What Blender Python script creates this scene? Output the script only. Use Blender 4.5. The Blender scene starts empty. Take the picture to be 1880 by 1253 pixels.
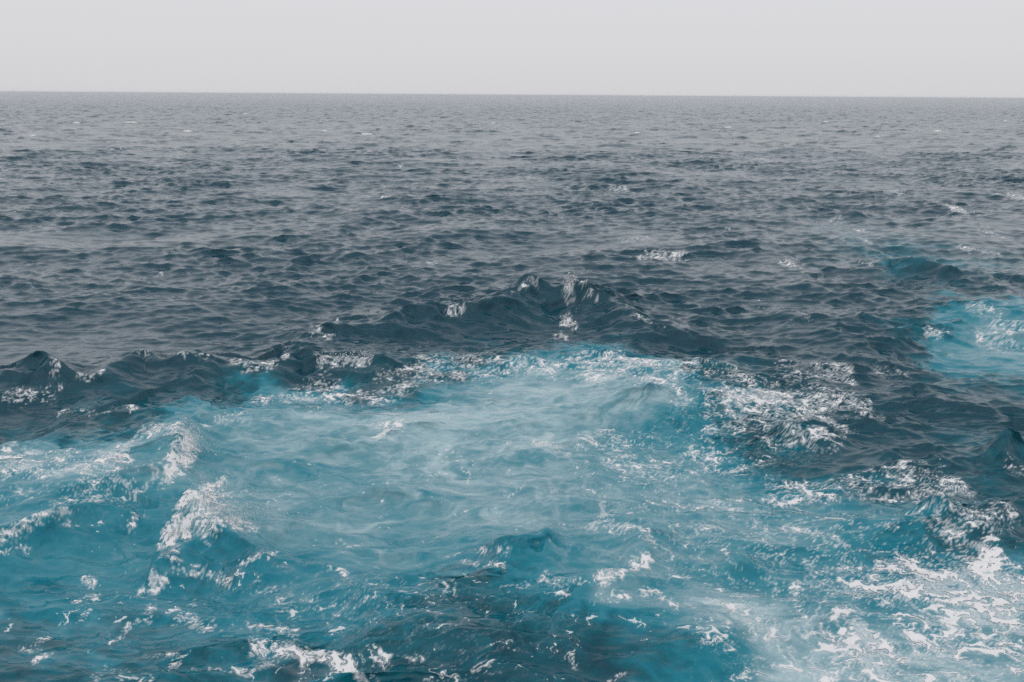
import bpy, math, time
import numpy as np
from mathutils import Matrix, Vector

T0 = time.time()
rng = np.random.default_rng(7)
scene = bpy.context.scene
COL = scene.collection

# ------------------------------------------------------------------ camera
W0, H0 = 1880.0, 1253.0                 # size of the photograph the measurements were read from
F0 = 1829.0                             # 35 mm lens on a 36 mm sensor, in those pixels
CAM_H = 10.0                            # eye height above the mean water level (deck of a ship)
PITCH = math.atan((626.5 - 174.5) / F0)
ROLL = math.radians(0.37)
cam_data = bpy.data.cameras.new('camera')
cam_data.lens = 36.0 * F0 / W0
cam_data.sensor_width = 36.0
cam_data.clip_start = 0.5
cam_data.clip_end = 200000.0
cam = bpy.data.objects.new('camera', cam_data)
COL.objects.link(cam)
RM = Matrix.Rotation(math.pi / 2 - PITCH, 3, 'X') @ Matrix.Rotation(ROLL, 3, 'Z')
cam.matrix_world = Matrix.Translation((0, 0, CAM_H)) @ RM.to_4x4()
scene.camera = cam
R = np.array(RM)

# ------------------------------------------------------------------ sky
SUN_EL, SUN_AZ = math.radians(58), math.radians(200)     # behind the camera, veiled by cloud
world = bpy.data.worlds.new('World')
scene.world = world
world.use_nodes = True
nt = world.node_tree
nt.nodes.clear()
wo = nt.nodes.new('ShaderNodeOutputWorld')
bg = nt.nodes.new('ShaderNodeBackground')
sky = nt.nodes.new('ShaderNodeTexSky')
sky.sky_type = 'NISHITA'
sky.sun_disc = False
sky.sun_elevation = SUN_EL
sky.sun_rotation = SUN_AZ
sky.air_density = 1.0
sky.dust_density = 4.0
hs = nt.nodes.new('ShaderNodeHueSaturation')
hs.inputs['Saturation'].default_value = 0.8
mixw = nt.nodes.new('ShaderNodeMixRGB')                   # even cloud layer over the clear-sky colour
mixw.inputs['Fac'].default_value = 0.83
mixw.inputs[2].default_value = (7.78, 7.74, 8.0, 1)
bg.inputs['Strength'].default_value = 0.1
nt.links.new(sky.outputs[0], hs.inputs['Color'])
nt.links.new(hs.outputs[0], mixw.inputs[1])
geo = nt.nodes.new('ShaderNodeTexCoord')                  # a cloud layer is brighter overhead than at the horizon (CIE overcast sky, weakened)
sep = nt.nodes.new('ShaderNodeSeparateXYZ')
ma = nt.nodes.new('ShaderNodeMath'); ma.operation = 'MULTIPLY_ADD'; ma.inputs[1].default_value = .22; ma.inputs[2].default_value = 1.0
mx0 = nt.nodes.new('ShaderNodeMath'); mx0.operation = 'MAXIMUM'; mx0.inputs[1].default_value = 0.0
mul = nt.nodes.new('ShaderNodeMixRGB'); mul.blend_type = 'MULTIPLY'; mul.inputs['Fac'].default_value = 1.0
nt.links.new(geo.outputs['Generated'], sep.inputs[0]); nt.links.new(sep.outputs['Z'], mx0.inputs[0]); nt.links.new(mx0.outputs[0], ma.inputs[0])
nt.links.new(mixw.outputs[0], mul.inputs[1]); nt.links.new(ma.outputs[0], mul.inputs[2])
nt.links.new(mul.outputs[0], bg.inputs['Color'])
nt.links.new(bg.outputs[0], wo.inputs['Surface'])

sun_data = bpy.data.lights.new('sun', 'SUN')
sun_data.energy = 0.5
sun_data.angle = math.radians(80)
sun_data.color = (1.0, 0.97, 0.93)
sun = bpy.data.objects.new('sun', sun_data)
COL.objects.link(sun)
sd = Vector((math.sin(SUN_AZ) * math.cos(SUN_EL), math.cos(SUN_AZ) * math.cos(SUN_EL), math.sin(SUN_EL)))
sun.rotation_euler = sd.to_track_quat('Z', 'Y').to_euler()

vs = scene.view_settings
vs.view_transform = 'Standard'
vs.look = 'None'
vs.exposure = 0.0
vs.gamma = 1.0
vs.use_curve_mapping = False
scene.render.engine = 'CYCLES'
scene.cycles.max_bounces = 4
scene.cycles.use_denoising = False
scene.cycles.volume_bounces = 1

# ------------------------------------------------------------------ helpers
def project(P):
    """world points (n,3) -> photograph pixels and depth"""
    d = (P - np.array([0, 0, CAM_H])) @ R
    z = -d[:, 2]
    zz = np.where(z > 0.1, z, 0.1)
    return 940 + F0 * d[:, 0] / zz, 626.5 - F0 * d[:, 1] / zz, z

def ground(px, py, z=0.0):
    """the point of the level z seen at a photograph pixel"""
    v = R @ np.array([(px - 940) / F0, -(py - 626.5) / F0, -1.0])
    t = (z - CAM_H) / v[2]
    return np.array([v[0] * t, v[1] * t])

def spectrum_tile(n, L, seed, lmin, lmax, lp, wind, spread, tail=4.0, narrow=2):
    """periodic random sea: height and the horizontal pinching that sharpens crests; unit rms slope"""
    r = np.random.default_rng(seed)
    k1 = 2 * np.pi * np.fft.fftfreq(n, L / n)
    kx, ky = np.meshgrid(k1, k1)
    k = np.hypot(kx, ky); k[0, 0] = 1.0
    kp = 2 * np.pi / lp
    p = k ** (-tail) * np.exp(-1.25 * (kp / k) ** 2)
    c = (kx * wind[0] + ky * wind[1]) / k
    p *= (1 - spread) * np.abs(c) ** narrow + spread
    lam = 2 * np.pi / k
    p *= 1 / (1 + (lmin / lam) ** 12) / (1 + (lam / lmax) ** 12)
    p[0, 0] = 0
    h0 = (r.normal(size=(n, n)) + 1j * r.normal(size=(n, n))) * np.sqrt(p)
    h = np.fft.ifft2(h0).real
    sx = np.fft.ifft2(1j * kx * h0).real; sy = np.fft.ifft2(1j * ky * h0).real
    s = 1 / np.sqrt((sx ** 2 + sy ** 2).mean())
    dx = np.fft.ifft2(1j * kx / k * h0).real; dy = np.fft.ifft2(1j * ky / k * h0).real
    return [np.ascontiguousarray((a * s).astype(np.float32)) for a in (h, dx, dy)]

def lookup(tiles, x, y, L, ang=0.0, off=(0, 0)):
    """bilinear reading of periodic tiles; the vector pair is turned back to world axes"""
    n = tiles[0].shape[0]
    ca, sa = math.cos(ang), math.sin(ang)
    u = ((x * ca + y * sa) / L + off[0]) * n
    v = ((-x * sa + y * ca) / L + off[1]) * n
    iu = np.floor(u); iv = np.floor(v)
    fu = (u - iu).astype(np.float32); fv = (v - iv).astype(np.float32)
    i0 = np.mod(iu, n).astype(np.int32); j0 = np.mod(iv, n).astype(np.int32)
    i1 = (i0 + 1) % n; j1 = (j0 + 1) % n
    out = [t[j0, i0] * (1 - fu) * (1 - fv) + t[j0, i1] * fu * (1 - fv) + t[j1, i0] * (1 - fu) * fv + t[j1, i1] * fu * fv for t in tiles]
    if len(out) == 3:
        out = [out[0], out[1] * ca - out[2] * sa, out[1] * sa + out[2] * ca]
    return out

def noise_tile(n, seed, lo, hi, slope=1.0):
    """periodic band-limited noise, wave numbers lo..hi per tile, zero mean unit deviation"""
    r = np.random.default_rng(seed)
    f = np.fft.fftfreq(n, 1 / n)
    fx, fy = np.meshgrid(f, f)
    k = np.hypot(fx, fy); k[0, 0] = 1
    a = k ** (-slope) / (1 + (lo / k) ** 8) / (1 + (k / hi) ** 8)
    a[0, 0] = 0
    z = np.fft.ifft2(a * (r.normal(size=(n, n)) + 1j * r.normal(size=(n, n)))).real
    return [((z - z.mean()) / z.std()).astype(np.float32)]

def worley_tile(n, cells, seed):
    """periodic cell pattern: distance to the border between neighbouring cells, in cell widths"""
    r = np.random.default_rng(seed)
    jx = r.random((cells, cells)); jy = r.random((cells, cells))
    g = (np.arange(n) + 0.5) / n * cells
    x, y = np.meshgrid(g, g)
    ix = np.floor(x).astype(int); iy = np.floor(y).astype(int)
    f1 = np.full((n, n), 9.0); f2 = f1.copy()
    for dx in (-1, 0, 1):
        for dy in (-1, 0, 1):
            cx, cy = ix + dx, iy + dy
            d = np.hypot(cx + jx[cy % cells, cx % cells] - x, cy + jy[cy % cells, cx % cells] - y)
            f2 = np.where(d < f1, f1, np.minimum(f2, d)); f1 = np.minimum(f1, d)
    return [(f2 - f1).astype(np.float32)]

def smooth(a, b, x):
    t = np.clip((x - a) / (b - a), 0, 1)
    return t * t * (3 - 2 * t)

# ------------------------------------------------------------------ the shape of the sea
WIND = np.array([0.22, -0.975])
SEA_L = spectrum_tile(512, 613.0, 3, 8.0, 60.0, 13.0, WIND, 0.12)
SEA_M = spectrum_tile(1024, 211.0, 4, 1.1, 9.0, 6.0, WIND, 0.18, 3.45, 3)
SEA_S = spectrum_tile(1024, 41.0, 5, 0.22, 1.4, 3.0, WIND, 0.10, 4.2, 5)
GUST = noise_tile(256, 6, 2, 16, 1.2)
CELLS = worley_tile(1024, 26, 31)
FN1 = noise_tile(1024, 32, 6, 300, 1.1)
FN4 = noise_tile(1024, 35, 4, 60, 1.2)
FLOW = noise_tile(512, 36, 2, 14, 1.6)
FLOW2 = noise_tile(512, 37, 3, 30, 1.4)
def _curl(t, n):
    gy, gx = np.gradient(t[0]); gx = np.gradient(np.pad(t[0], 1, 'wrap'))[1][1:-1, 1:-1]; gy = np.gradient(np.pad(t[0], 1, 'wrap'))[0][1:-1, 1:-1]
    s = 1 / np.sqrt((gx ** 2 + gy ** 2).mean())
    return [np.ascontiguousarray(gy * s), np.ascontiguousarray(-gx * s)]
CURL, CURL2 = _curl(FLOW, 512), _curl(FLOW2, 512)
BEND1 = noise_tile(256, 23, 1, 6, 1.0)
BEND2 = noise_tile(256, 24, 1, 6, 1.0)
WARP1 = noise_tile(512, 21, 2, 40, 1.5)
WARP2 = noise_tile(512, 22, 2, 40, 1.5)

# ridges measured on the photograph: crest points (px, py, height above mean level), width in front, width behind
RIDGES = [
    ([(820, 575, .5), (880, 558, 1.1), (940, 535, 1.5), (985, 517, 1.85), (1045, 520, 1.8), (1100, 540, 1.5), (1160, 563, 1.2), (1230, 590, .7)], 1.3, 2.2),
    ([(550, 620, .25), (590, 600, .5), (640, 592, .5), (700, 588, .6), (770, 575, .75), (830, 570, .4)], .9, 2.0),
    ([(-60, 700, .7), (20, 690, .9), (65, 667, 1.3), (120, 678, 1.1), (190, 685, .9), (235, 660, 1.1), (262, 645, 1.25), (300, 664, .8), (350, 660, .8)], 1.1, 1.8),
    ([(350, 690, .4), (400, 665, .8), (450, 668, .9), (510, 660, .8), (550, 643, .9), (600, 657, .8), (680, 657, .85), (720, 682, .3)], 1.0, 1.8),
    ([(900, 668, .3), (950, 652, .7), (1000, 665, .4), (1085, 643, .85), (1140, 655, .6), (1200, 668, .3)], 1.3, 2.0),
    ([(1300, 582, .2), (1360, 572, .5), (1440, 578, .75), (1500, 600, .4), (1580, 625, .3)], 1.2, 2.2),
    ([(1540, 592, .3), (1570, 583, .6), (1610, 600, .3)], .7, 1.2),
    ([(1440, 528, .3), (1470, 520, .6), (1520, 535, .3)], .9, 1.6),
    ([(1590, 490, .4), (1640, 470, 1.2), (1690, 478, 1.3), (1745, 497, .5)], 1.2, 2.4),
    ([(1690, 625, .2), (1730, 600, .4), (1790, 566, .75), (1850, 580, .6), (1920, 590, .5)], 1.5, 2.4),
    ([(1560, 825, .15), (1620, 810, .4), (1700, 808, .4), (1770, 805, .45), (1828, 795, .8), (1860, 815, .5), (1930, 825, .4)], .8, 1.3),
    ([(1480, 795, .2), (1490, 762, .6), (1530, 785, .35), (1560, 800, .1)], .4, .6),
    ([(1610, 930, .15), (1650, 902, .5), (1690, 915, .3), (1730, 935, .2)], .5, .8),
    ([(1780, 960, .2), (1850, 920, .5), (1930, 905, .6)], .6, .8),
    ([(1240, 745, .1), (1190, 735, .35), (1100, 735, .3), (1050, 745, .1)], -.9, 1.4),
    ([(262, 905, .1), (300, 880, .3), (312, 862, .42), (335, 842, .5), (342, 812, .5), (328, 785, .45), (300, 780, .2)], .42, .7),
    ([(330, 918, .35), (342, 905, .6), (372, 922, .7), (402, 945, .65), (440, 965, .55), (500, 988, .42), (580, 1000, .2)], .42, .9),
    ([(288, 1000, .2), (303, 986, .42), (335, 980, .3), (360, 985, .1)], .3, .4),
    ([(-40, 1000, .3), (20, 968, .4), (70, 945, .5), (140, 938, .45), (210, 945, .35), (250, 962, .1)], .6, 1.0),
    ([(620, 1045, .1), (560, 1030, .25), (650, 1060, .3), (740, 1085, .2)], .5, .8),
    ([(840, 1010, .1), (900, 985, .4), (980, 985, .4), (1040, 1010, .1)], .5, 1.0),
    ([(1060, 975, .1), (1100, 968, .35), (1150, 970, .35), (1195, 995, .25), (1215, 1010, .1)], .4, .7),
    ([(1040, 1085, .1), (1110, 1062, .25), (1160, 1050, .3), (1200, 1030, .1)], .35, .6),
    ([(1330, 1010, .1), (1380, 1003, .35), (1430, 1015, .1)], .35, .5),
    ([(700, 1135, .1), (760, 1130, .3), (830, 1150, .15)], .4, .6),
    ([(790, 1190, .1), (855, 1160, .4), (920, 1170, .3), (970, 1190, .1)], .35, .7),
    ([(1160, 1253, .1), (1230, 1205, .35), (1290, 1165, .3), (1340, 1135, .1)], .7, .8),
    ([(80, 760, .1), (100, 755, .35), (160, 755, .35), (215, 738, .45), (270, 748, .3), (350, 725, .3)], .6, .9),
    ([(0, 830, .2), (15, 815, .35), (100, 795, .3), (130, 790, .1)], .4, .7),
    ([(1660, 715, .2), (1680, 700, .4), (1720, 715, .35), (1790, 745, .2)], .7, 1.2),
    ([(1540, 670, .2), (1590, 652, .4), (1640, 665, .2)], .7, 1.2),
]
RIDGE_H = .74
ridge_geo = []
for pts, wf, wb in RIDGES:
    if min(p[1] for p in pts) > 700:                      # swells inside the wake
        pts = [(p[0], p[1], p[2] * 1.45) for p in pts]; wf *= 1.15
    w = np.array([[*ground(px, py, h * RIDGE_H * .85), h * RIDGE_H] for px, py, h in pts])
    w = np.concatenate([2 * w[:1] - w[1:2], w, 2 * w[-1:] - w[-2:-1]])
    c = []
    for i in range(1, len(w) - 2):
        for t in np.arange(5) / 5.0:
            p0, p1, p2, p3 = w[i - 1:i + 3]
            c.append(.5 * (2 * p1 + (p2 - p0) * t + (2 * p0 - 5 * p1 + 4 * p2 - p3) * t * t + (3 * p1 - p0 - 3 * p2 + p3) * t ** 3))
    c.append(w[-2])
    ridge_geo.append((np.array(c), wf, wb))

def ridge_shape(x, y):
    """raised water of the measured ridges plus the lean of their crests"""
    z = np.zeros_like(x); lx = np.zeros_like(x); ly = np.zeros_like(x)
    x0, y0 = x, y
    x = x0 + .16 * lookup(BEND1, x0, y0, 11.0)[0]; y = y0 + .2 * lookup(BEND2, x0, y0, 11.0)[0]
    uneven = 1 + .10 * lookup(BEND1, x0, y0, 6.0, .8, (.4, .2))[0]
    for w, wf, wb in ridge_geo:
        flip = wf < 0; wf = abs(wf) * 1.15
        rad = 5 * max(wf, wb)
        sel = np.nonzero((x > w[:, 0].min() - rad) & (x < w[:, 0].max() + rad) & (y > w[:, 1].min() - rad) & (y < w[:, 1].max() + rad))[0]
        if not len(sel):
            continue
        X, Y = x[sel], y[sel]
        best = np.full(len(sel), 1e9); H = np.zeros(len(sel)); S = np.zeros(len(sel)); NX = np.zeros(len(sel)); NY = np.zeros(len(sel)); E = np.zeros(len(sel))
        for i in range(len(w) - 1):
            a, b = w[i], w[i + 1]
            d = b[:2] - a[:2]; L = np.hypot(*d); d = d / L
            t = (X - a[0]) * d[0] + (Y - a[1]) * d[1]
            tc = np.clip(t, 0, L)
            qx, qy = X - a[0] - d[0] * tc, Y - a[1] - d[1] * tc
            dist = np.hypot(qx, qy)
            s = X * 0 + (X - a[0]) * d[1] - (Y - a[1]) * d[0]        # positive on the right of the walk
            m = dist < best
            best = np.where(m, dist, best); H = np.where(m, a[2] + (b[2] - a[2]) * tc / L, H)
            S = np.where(m, np.where(s >= 0, dist, -dist), S)
            NX = np.where(m, d[1], NX); NY = np.where(m, -d[0], NY)
        if flip:
            S = -S; NX = -NX; NY = -NY
        front = S > 0
        ww = np.where(front, wf, wb)
        prof = np.exp(-(np.sqrt(S * S + .006) / ww) ** 1.2)
        trough = 0.28 * np.exp(-((S - 2.3 * wf) / (1.2 * wf)) ** 2)
        add = H * (prof - trough) * np.clip(uneven[sel], .4, 1.5)
        z[sel] += add
        dd = w[-1, :2] - w[0, :2]; dd = dd / np.hypot(*dd) * (-1 if flip else 1)
        lean = 0.16 * H * prof
        lx[sel] += lean * dd[1]; ly[sel] -= lean * dd[0]
    return z, lx, ly

# water map: how full of air bubbles the water is (0 clear and deep .. 9 milky), read at photograph pixels on the mean level
AX = np.array([0, 120, 240, 360, 480, 600, 720, 840, 960, 1080, 1200, 1320, 1440, 1560, 1680, 1800, 1920.])
AY = np.array([380, 430, 480, 530, 570, 610, 650, 690, 740, 790, 840, 890, 940, 1000, 1060, 1120, 1180, 1253.])
AV = np.array([
    [0, 0, 0, 0, 0, 0, 0, 0, 0, 0, 0, 0, 0, 0, 0, 0, 0],
    [0, 0, 0, 0, 0, 0, 0, 0, 0, 0, 0, 0, .2, 2.2, .9, .3, .1],
    [0, 0, 0, 0, 0, 0, 0, 0, 0, 0, 0, 0, 0, 1, 4.6, 2.2, 1.2],
    [0, 0, 0, 0, 0, 0, 0, 0, 0, .4, 0, 0, 0, 0, .8, 1, .8],
    [0, 0, 0, 0, 0, 0, 0, .4, .8, .9, .4, .3, .4, .4, .6, 5, 5],
    [0, 0, 0, .4, .4, .5, .3, .4, .3, .5, .3, .4, .5, .6, 2.6, 6.8, 7.2],
    [.5, .5, .5, .5, .4, .4, .4, .8, 4, 4, 1, .4, .4, .4, .8, 6.5, 7],
    [.5, .5, .5, .5, .5, .8, 1.6, 6.6, 7.5, 7.8, 6, 2.4, .8, .6, .6, 3, 5],
    [.6, 1, 1.6, 2, 5, 7, 8, 8.5, 8.6, 8.4, 7.6, 4.4, 2, 1, .7, .8, 1.6],
    [2.2, 2.6, 3.6, 6, 7.2, 8, 8.4, 8.6, 8.4, 7.6, 6.8, 5, 2.5, 1.4, .8, .8, .8],
    [7.2, 7, 7, 7, 7, 7.2, 7.5, 7.6, 8, 7.6, 7.2, 5.6, 3.2, 1.6, 1.4, 2.2, 2],
    [7.4, 7.2, 7, 6.6, 7, 7, 7.2, 7.6, 7.6, 7.4, 7.4, 7, 5.4, 4, 2.4, 1.6, 1.4],
    [6, 5.4, 5.2, 5.8, 7, 7, 7, 7.6, 7.8, 7.2, 7.2, 7, 6.6, 6, 4.4, 1.6, 1.4],
    [5.6, 5.4, 5.4, 4.4, 4.8, 6.2, 6.4, 6, 6, 6.6, 6.6, 6.4, 5.4, 4.8, 3.4, 2.4, 1.4],
    [4.8, 4.6, 4.4, 4.2, 4.6, 5.2, 4.8, 3.6, 4.2, 6.4, 7, 6.6, 6, 5, 4.6, 4.8, 5],
    [4.4, 4.4, 4.3, 4.3, 4.5, 4.6, 4.2, 3.2, 3.2, 5, 7.2, 7.4, 7, 6.6, 6.2, 6.2, 5.8],
    [3, 3.6, 3.8, 3.6, 3.6, 3.4, 2.8, 2.1, 2.1, 2.6, 5.4, 7.8, 8.2, 7.8, 7.4, 7, 6.6],
    [2.2, 2.6, 3, 3, 3.2, 3, 2.6, 1.9, 1.8, 1.8, 3.8, 5.4, 8.6, 8.4, 7.8, 7.4, 7],
]) / 9.0
def aeration(x, y):
    """bubble content at ground points; the border is frayed by turbulence"""
    s = np.clip(y * 0.018, .25, 2.0)
    wx = lookup(WARP1, x, y, 23.0)[0] * s * .8; wy = lookup(WARP2, x, y, 23.0)[0] * s * 1.3
    P = np.stack([x + wx, np.maximum(y + wy, 4.0), np.zeros_like(x)], 1)
    px, py, dep = project(P)
    u = np.clip(px, AX[0], AX[-1]); v = np.clip(py, AY[0], AY[-1])
    i = np.clip(np.searchsorted(AX, u) - 1, 0, len(AX) - 2); j = np.clip(np.searchsorted(AY, v) - 1, 0, len(AY) - 2)
    fu = (u - AX[i]) / (AX[i + 1] - AX[i]); fv = (v - AY[j]) / (AY[j + 1] - AY[j])
    fu = fu * fu * (3 - 2 * fu); fv = fv * fv * (3 - 2 * fv)
    a = AV[j, i] * (1 - fu) * (1 - fv) + AV[j, i + 1] * fu * (1 - fv) + AV[j + 1, i] * (1 - fu) * fv + AV[j + 1, i + 1] * fu * fv
    # outside the part of the sea the photograph shows, the wake thins out again
    a *= smooth(-500, -60, px) * (1 - smooth(1960, 2500, px)) * (dep > 1)
    return a

def swirls(x, y):
    """bubble clouds drawn out into streaks by the eddies of the wake"""
    X, Y = x.copy(), y.copy()
    for _ in range(3):
        u, v = lookup(CURL, X, Y, 34.0)
        u2, v2 = lookup(CURL2, X, Y, 15.0)
        X = X - .30 * u - .12 * u2; Y = Y - .18 * v - .08 * v2
    return .6 * lookup(FN4, X * .7, Y, 21.0, .3)[0] + .4 * lookup(FN4, X * .7, Y, 7.5, .9, (.3, .2))[0]

def sea_surface(x, y, cell):
    """rest points -> displaced points; cell = local mesh spacing, which fades waves too short for it"""
    aer = aeration(x, y)
    live = np.nonzero((aer > .02) & (y < 120) & (y > 5))[0]
    if len(live):
        aer[live] = np.clip(aer[live] + .07 * swirls(x[live], y[live]) * smooth(.03, .3, aer[live]), 0, 1)
    gust = lookup(GUST, x, y, 340.0, .3)[0]
    wake = smooth(.15, .6, aer)
    pack = lookup(GUST, x, y, 95.0, 1.1, (.2, .7))[0]                 # waves come in packets
    fade_l = 1 - smooth(8, 40, cell); fade_m = 1 - smooth(2.2, 12, cell); fade_s = (1 - smooth(.5, 1.6, cell)) * (1 - smooth(110, 330, y))
    rz, lx, ly = ridge_shape(x, y)
    h1, dx1, dy1 = lookup(SEA_L, x, y, 613.0, .35)
    h2, dx2, dy2 = lookup(SEA_M, x, y, 211.0, .0, (.31, .12))
    h3, dx3, dy3 = lookup(SEA_S, x, y, 41.0, -.27, (.7, .4))
    a1 = .07 * fade_l * (1 + .6 * wake)
    a2 = (.145 + .22 * smooth(150, 800, y)) * fade_m * np.clip(1 + .12 * gust + .30 * pack, .3, 1.9) * (1 + .15 * wake)
    a3 = .235 * fade_s * np.clip(1 + .22 * gust + .15 * pack, .4, 1.6) * (1 - .15 * wake) * (1 + .5 * np.clip(rz / .5, 0, 1))
    z = a1 * h1 + a2 * h2 + a3 * h3
    ch = 1.35
    X = x + ch * (a1 * dx1 + a2 * dx2) + .55 * a3 * dx3
    Y = y + ch * (a1 * dy1 + a2 * dy2) + .55 * a3 * dy3
    bump = (a1 * h1 + a2 * h2) * .95 + a3 * h3 * (.3 + .6 * np.clip(rz / .5, 0, 1))
    X = X + lx + WIND[0] * bump; Y = Y + ly + WIND[1] * bump
    z = z + rz
    return X, Y, z, aer

def half_width(y):
    return 2.5 + np.maximum(y, 9.0) * .514 * 1.27

EXT = np.array([.6, 1.6, 3.5, 8, 20, 60, 200, 800, 4000, 30000.])

def strip(rows, ncol):
    """one band of the sheet: rows of rest points, fine inside the view and running out to the horizon at the sides"""
    u = np.linspace(-1, 1, ncol)
    Y = np.repeat(rows[:, None], ncol + 2 * len(EXT), 1)
    hw = half_width(rows)[:, None]
    X = np.concatenate([-(hw + EXT[::-1][None]), hw * u[None], hw + EXT[None]], 1)
    dx = 2 * hw / (ncol - 1)
    e = np.gradient(EXT)
    cx = np.concatenate([np.repeat(e[::-1][None], len(rows), 0), np.repeat(dx, ncol, 1), np.repeat(e[None], len(rows), 0)], 1)
    cy = np.repeat(np.abs(np.gradient(rows))[:, None], X.shape[1], 1)
    cell = np.maximum(cx, cy * .55)
    sh = X.shape
    x, y, z, a = sea_surface(X.ravel(), Y.ravel(), cell.ravel())
    return [q.reshape(sh) for q in (x, y, z, a, cell)]

def rows_between(y0, y1, step):
    r = [y0]
    while r[-1] < y1:
        r.append(r[-1] + step(r[-1]))
    r[-1] = y1
    return np.array(r)

YA, YB = 58.0, 190.0
near_rows = rows_between(10.5, YA, lambda y: max(.0185, (1.25 if y < 25 else .66) * y * y / 9980.))
mid_rows = rows_between(YA, YB, lambda y: .24 + (y - 58) * .0026)
far_rows = np.concatenate([rows_between(YB, 5000., lambda y: .0072 * y), 5000 * np.geomspace(1.03, 12, 40)])
back_rows = np.array([-60000, -8000, -1500, -300, -80, -25, -5, 3, 6.5, 8.5, 9.6, 10.5])
strips = [strip(back_rows, 60), strip(near_rows, 940), strip(mid_rows, 760), strip(far_rows, 520)]

def close_seam(fine, fi, coarse, ci):
    """lay the fine strip's border row onto the coarse strip's border so that no gap opens"""
    o = np.argsort(coarse[0][ci]); cx = coarse[0][ci][o]
    for q in (1, 2):
        fine[q][fi] = np.interp(fine[0][fi], cx, coarse[q][ci][o])
close_seam(strips[1], -1, strips[2], 0)
close_seam(strips[2], -1, strips[3], 0)
close_seam(strips[1], 0, strips[0], -1)

verts, faces, aers, rough = [], [], [], []
base = 0
for x, y, z, a, cell in strips:
    n, m = x.shape
    verts.append(np.stack([x, y, z], 2).reshape(-1, 3)); aers.append(a.ravel())
    # waves the mesh cannot carry are left to the roughness of the surface
    lost = .004 + .018 * smooth(.05, .5, cell) + .02 * smooth(.5, 3.5, cell)
    rough.append((np.sqrt(np.sqrt(2 * lost)) * (.32 + .05 * smooth(.25, 2.2, cell))).ravel())
    idx = np.arange(n * m).reshape(n, m) + base
    faces.append(np.stack([idx[:-1, :-1], idx[:-1, 1:], idx[1:, 1:], idx[1:, :-1]], 2).reshape(-1, 4))
    base += n * m
verts = np.concatenate(verts); faces = np.concatenate(faces); aers = np.concatenate(aers); rough = np.concatenate(rough)

def mesh_object(name, v, f, mat, attrs=None, smooth_faces=True, kind=None, label=None, cat=None, group=None):
    me = bpy.data.meshes.new(name)
    nf, k = f.shape
    me.vertices.add(len(v)); me.loops.add(nf * k); me.polygons.add(nf)
    me.vertices.foreach_set('co', np.ascontiguousarray(v, np.float32).ravel())
    me.loops.foreach_set('vertex_index', np.ascontiguousarray(f, np.int32).ravel())
    me.polygons.foreach_set('loop_start', np.arange(0, nf * k, k, dtype=np.int32))
    me.polygons.foreach_set('loop_total', np.full(nf, k, np.int32))
    me.update(calc_edges=True)
    if smooth_faces:
        me.shade_smooth()
    for an, av in (attrs or {}).items():
        at = me.attributes.new(an, 'FLOAT', 'POINT')
        at.data.foreach_set('value', np.ascontiguousarray(av, np.float32))
    me.materials.append(mat)
    o = bpy.data.objects.new(name, me)
    COL.objects.link(o)
    for kk, vv in (('kind', kind), ('label', label), ('category', cat), ('group', group)):
        if vv:
            o[kk] = vv
    return o

# ------------------------------------------------------------------ materials
def new_mat(name):
    m = bpy.data.materials.new(name); m.use_nodes = True
    t = m.node_tree
    return m, t, t.nodes['Principled BSDF'], t.nodes, t.links

def ramp(nodes, stops):
    r = nodes.new('ShaderNodeValToRGB')
    el = r.color_ramp.elements
    while len(el) > 1:
        el.remove(el[-1])
    el[0].position = stops[0][0]; el[0].color = (*stops[0][1], 1)
    for p, c in stops[1:]:
        e = el.new(p); e.color = (*c, 1)
    return r

def math_node(nodes, links, op, a, b=None, c=None, clamp=False):
    n = nodes.new('ShaderNodeMath'); n.operation = op; n.use_clamp = clamp
    for i, q in enumerate((a, b, c)):
        if q is None:
            continue
        if isinstance(q, (int, float)):
            n.inputs[i].default_value = q
        else:
            links.new(q, n.inputs[i])
    return n.outputs[0]

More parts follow.
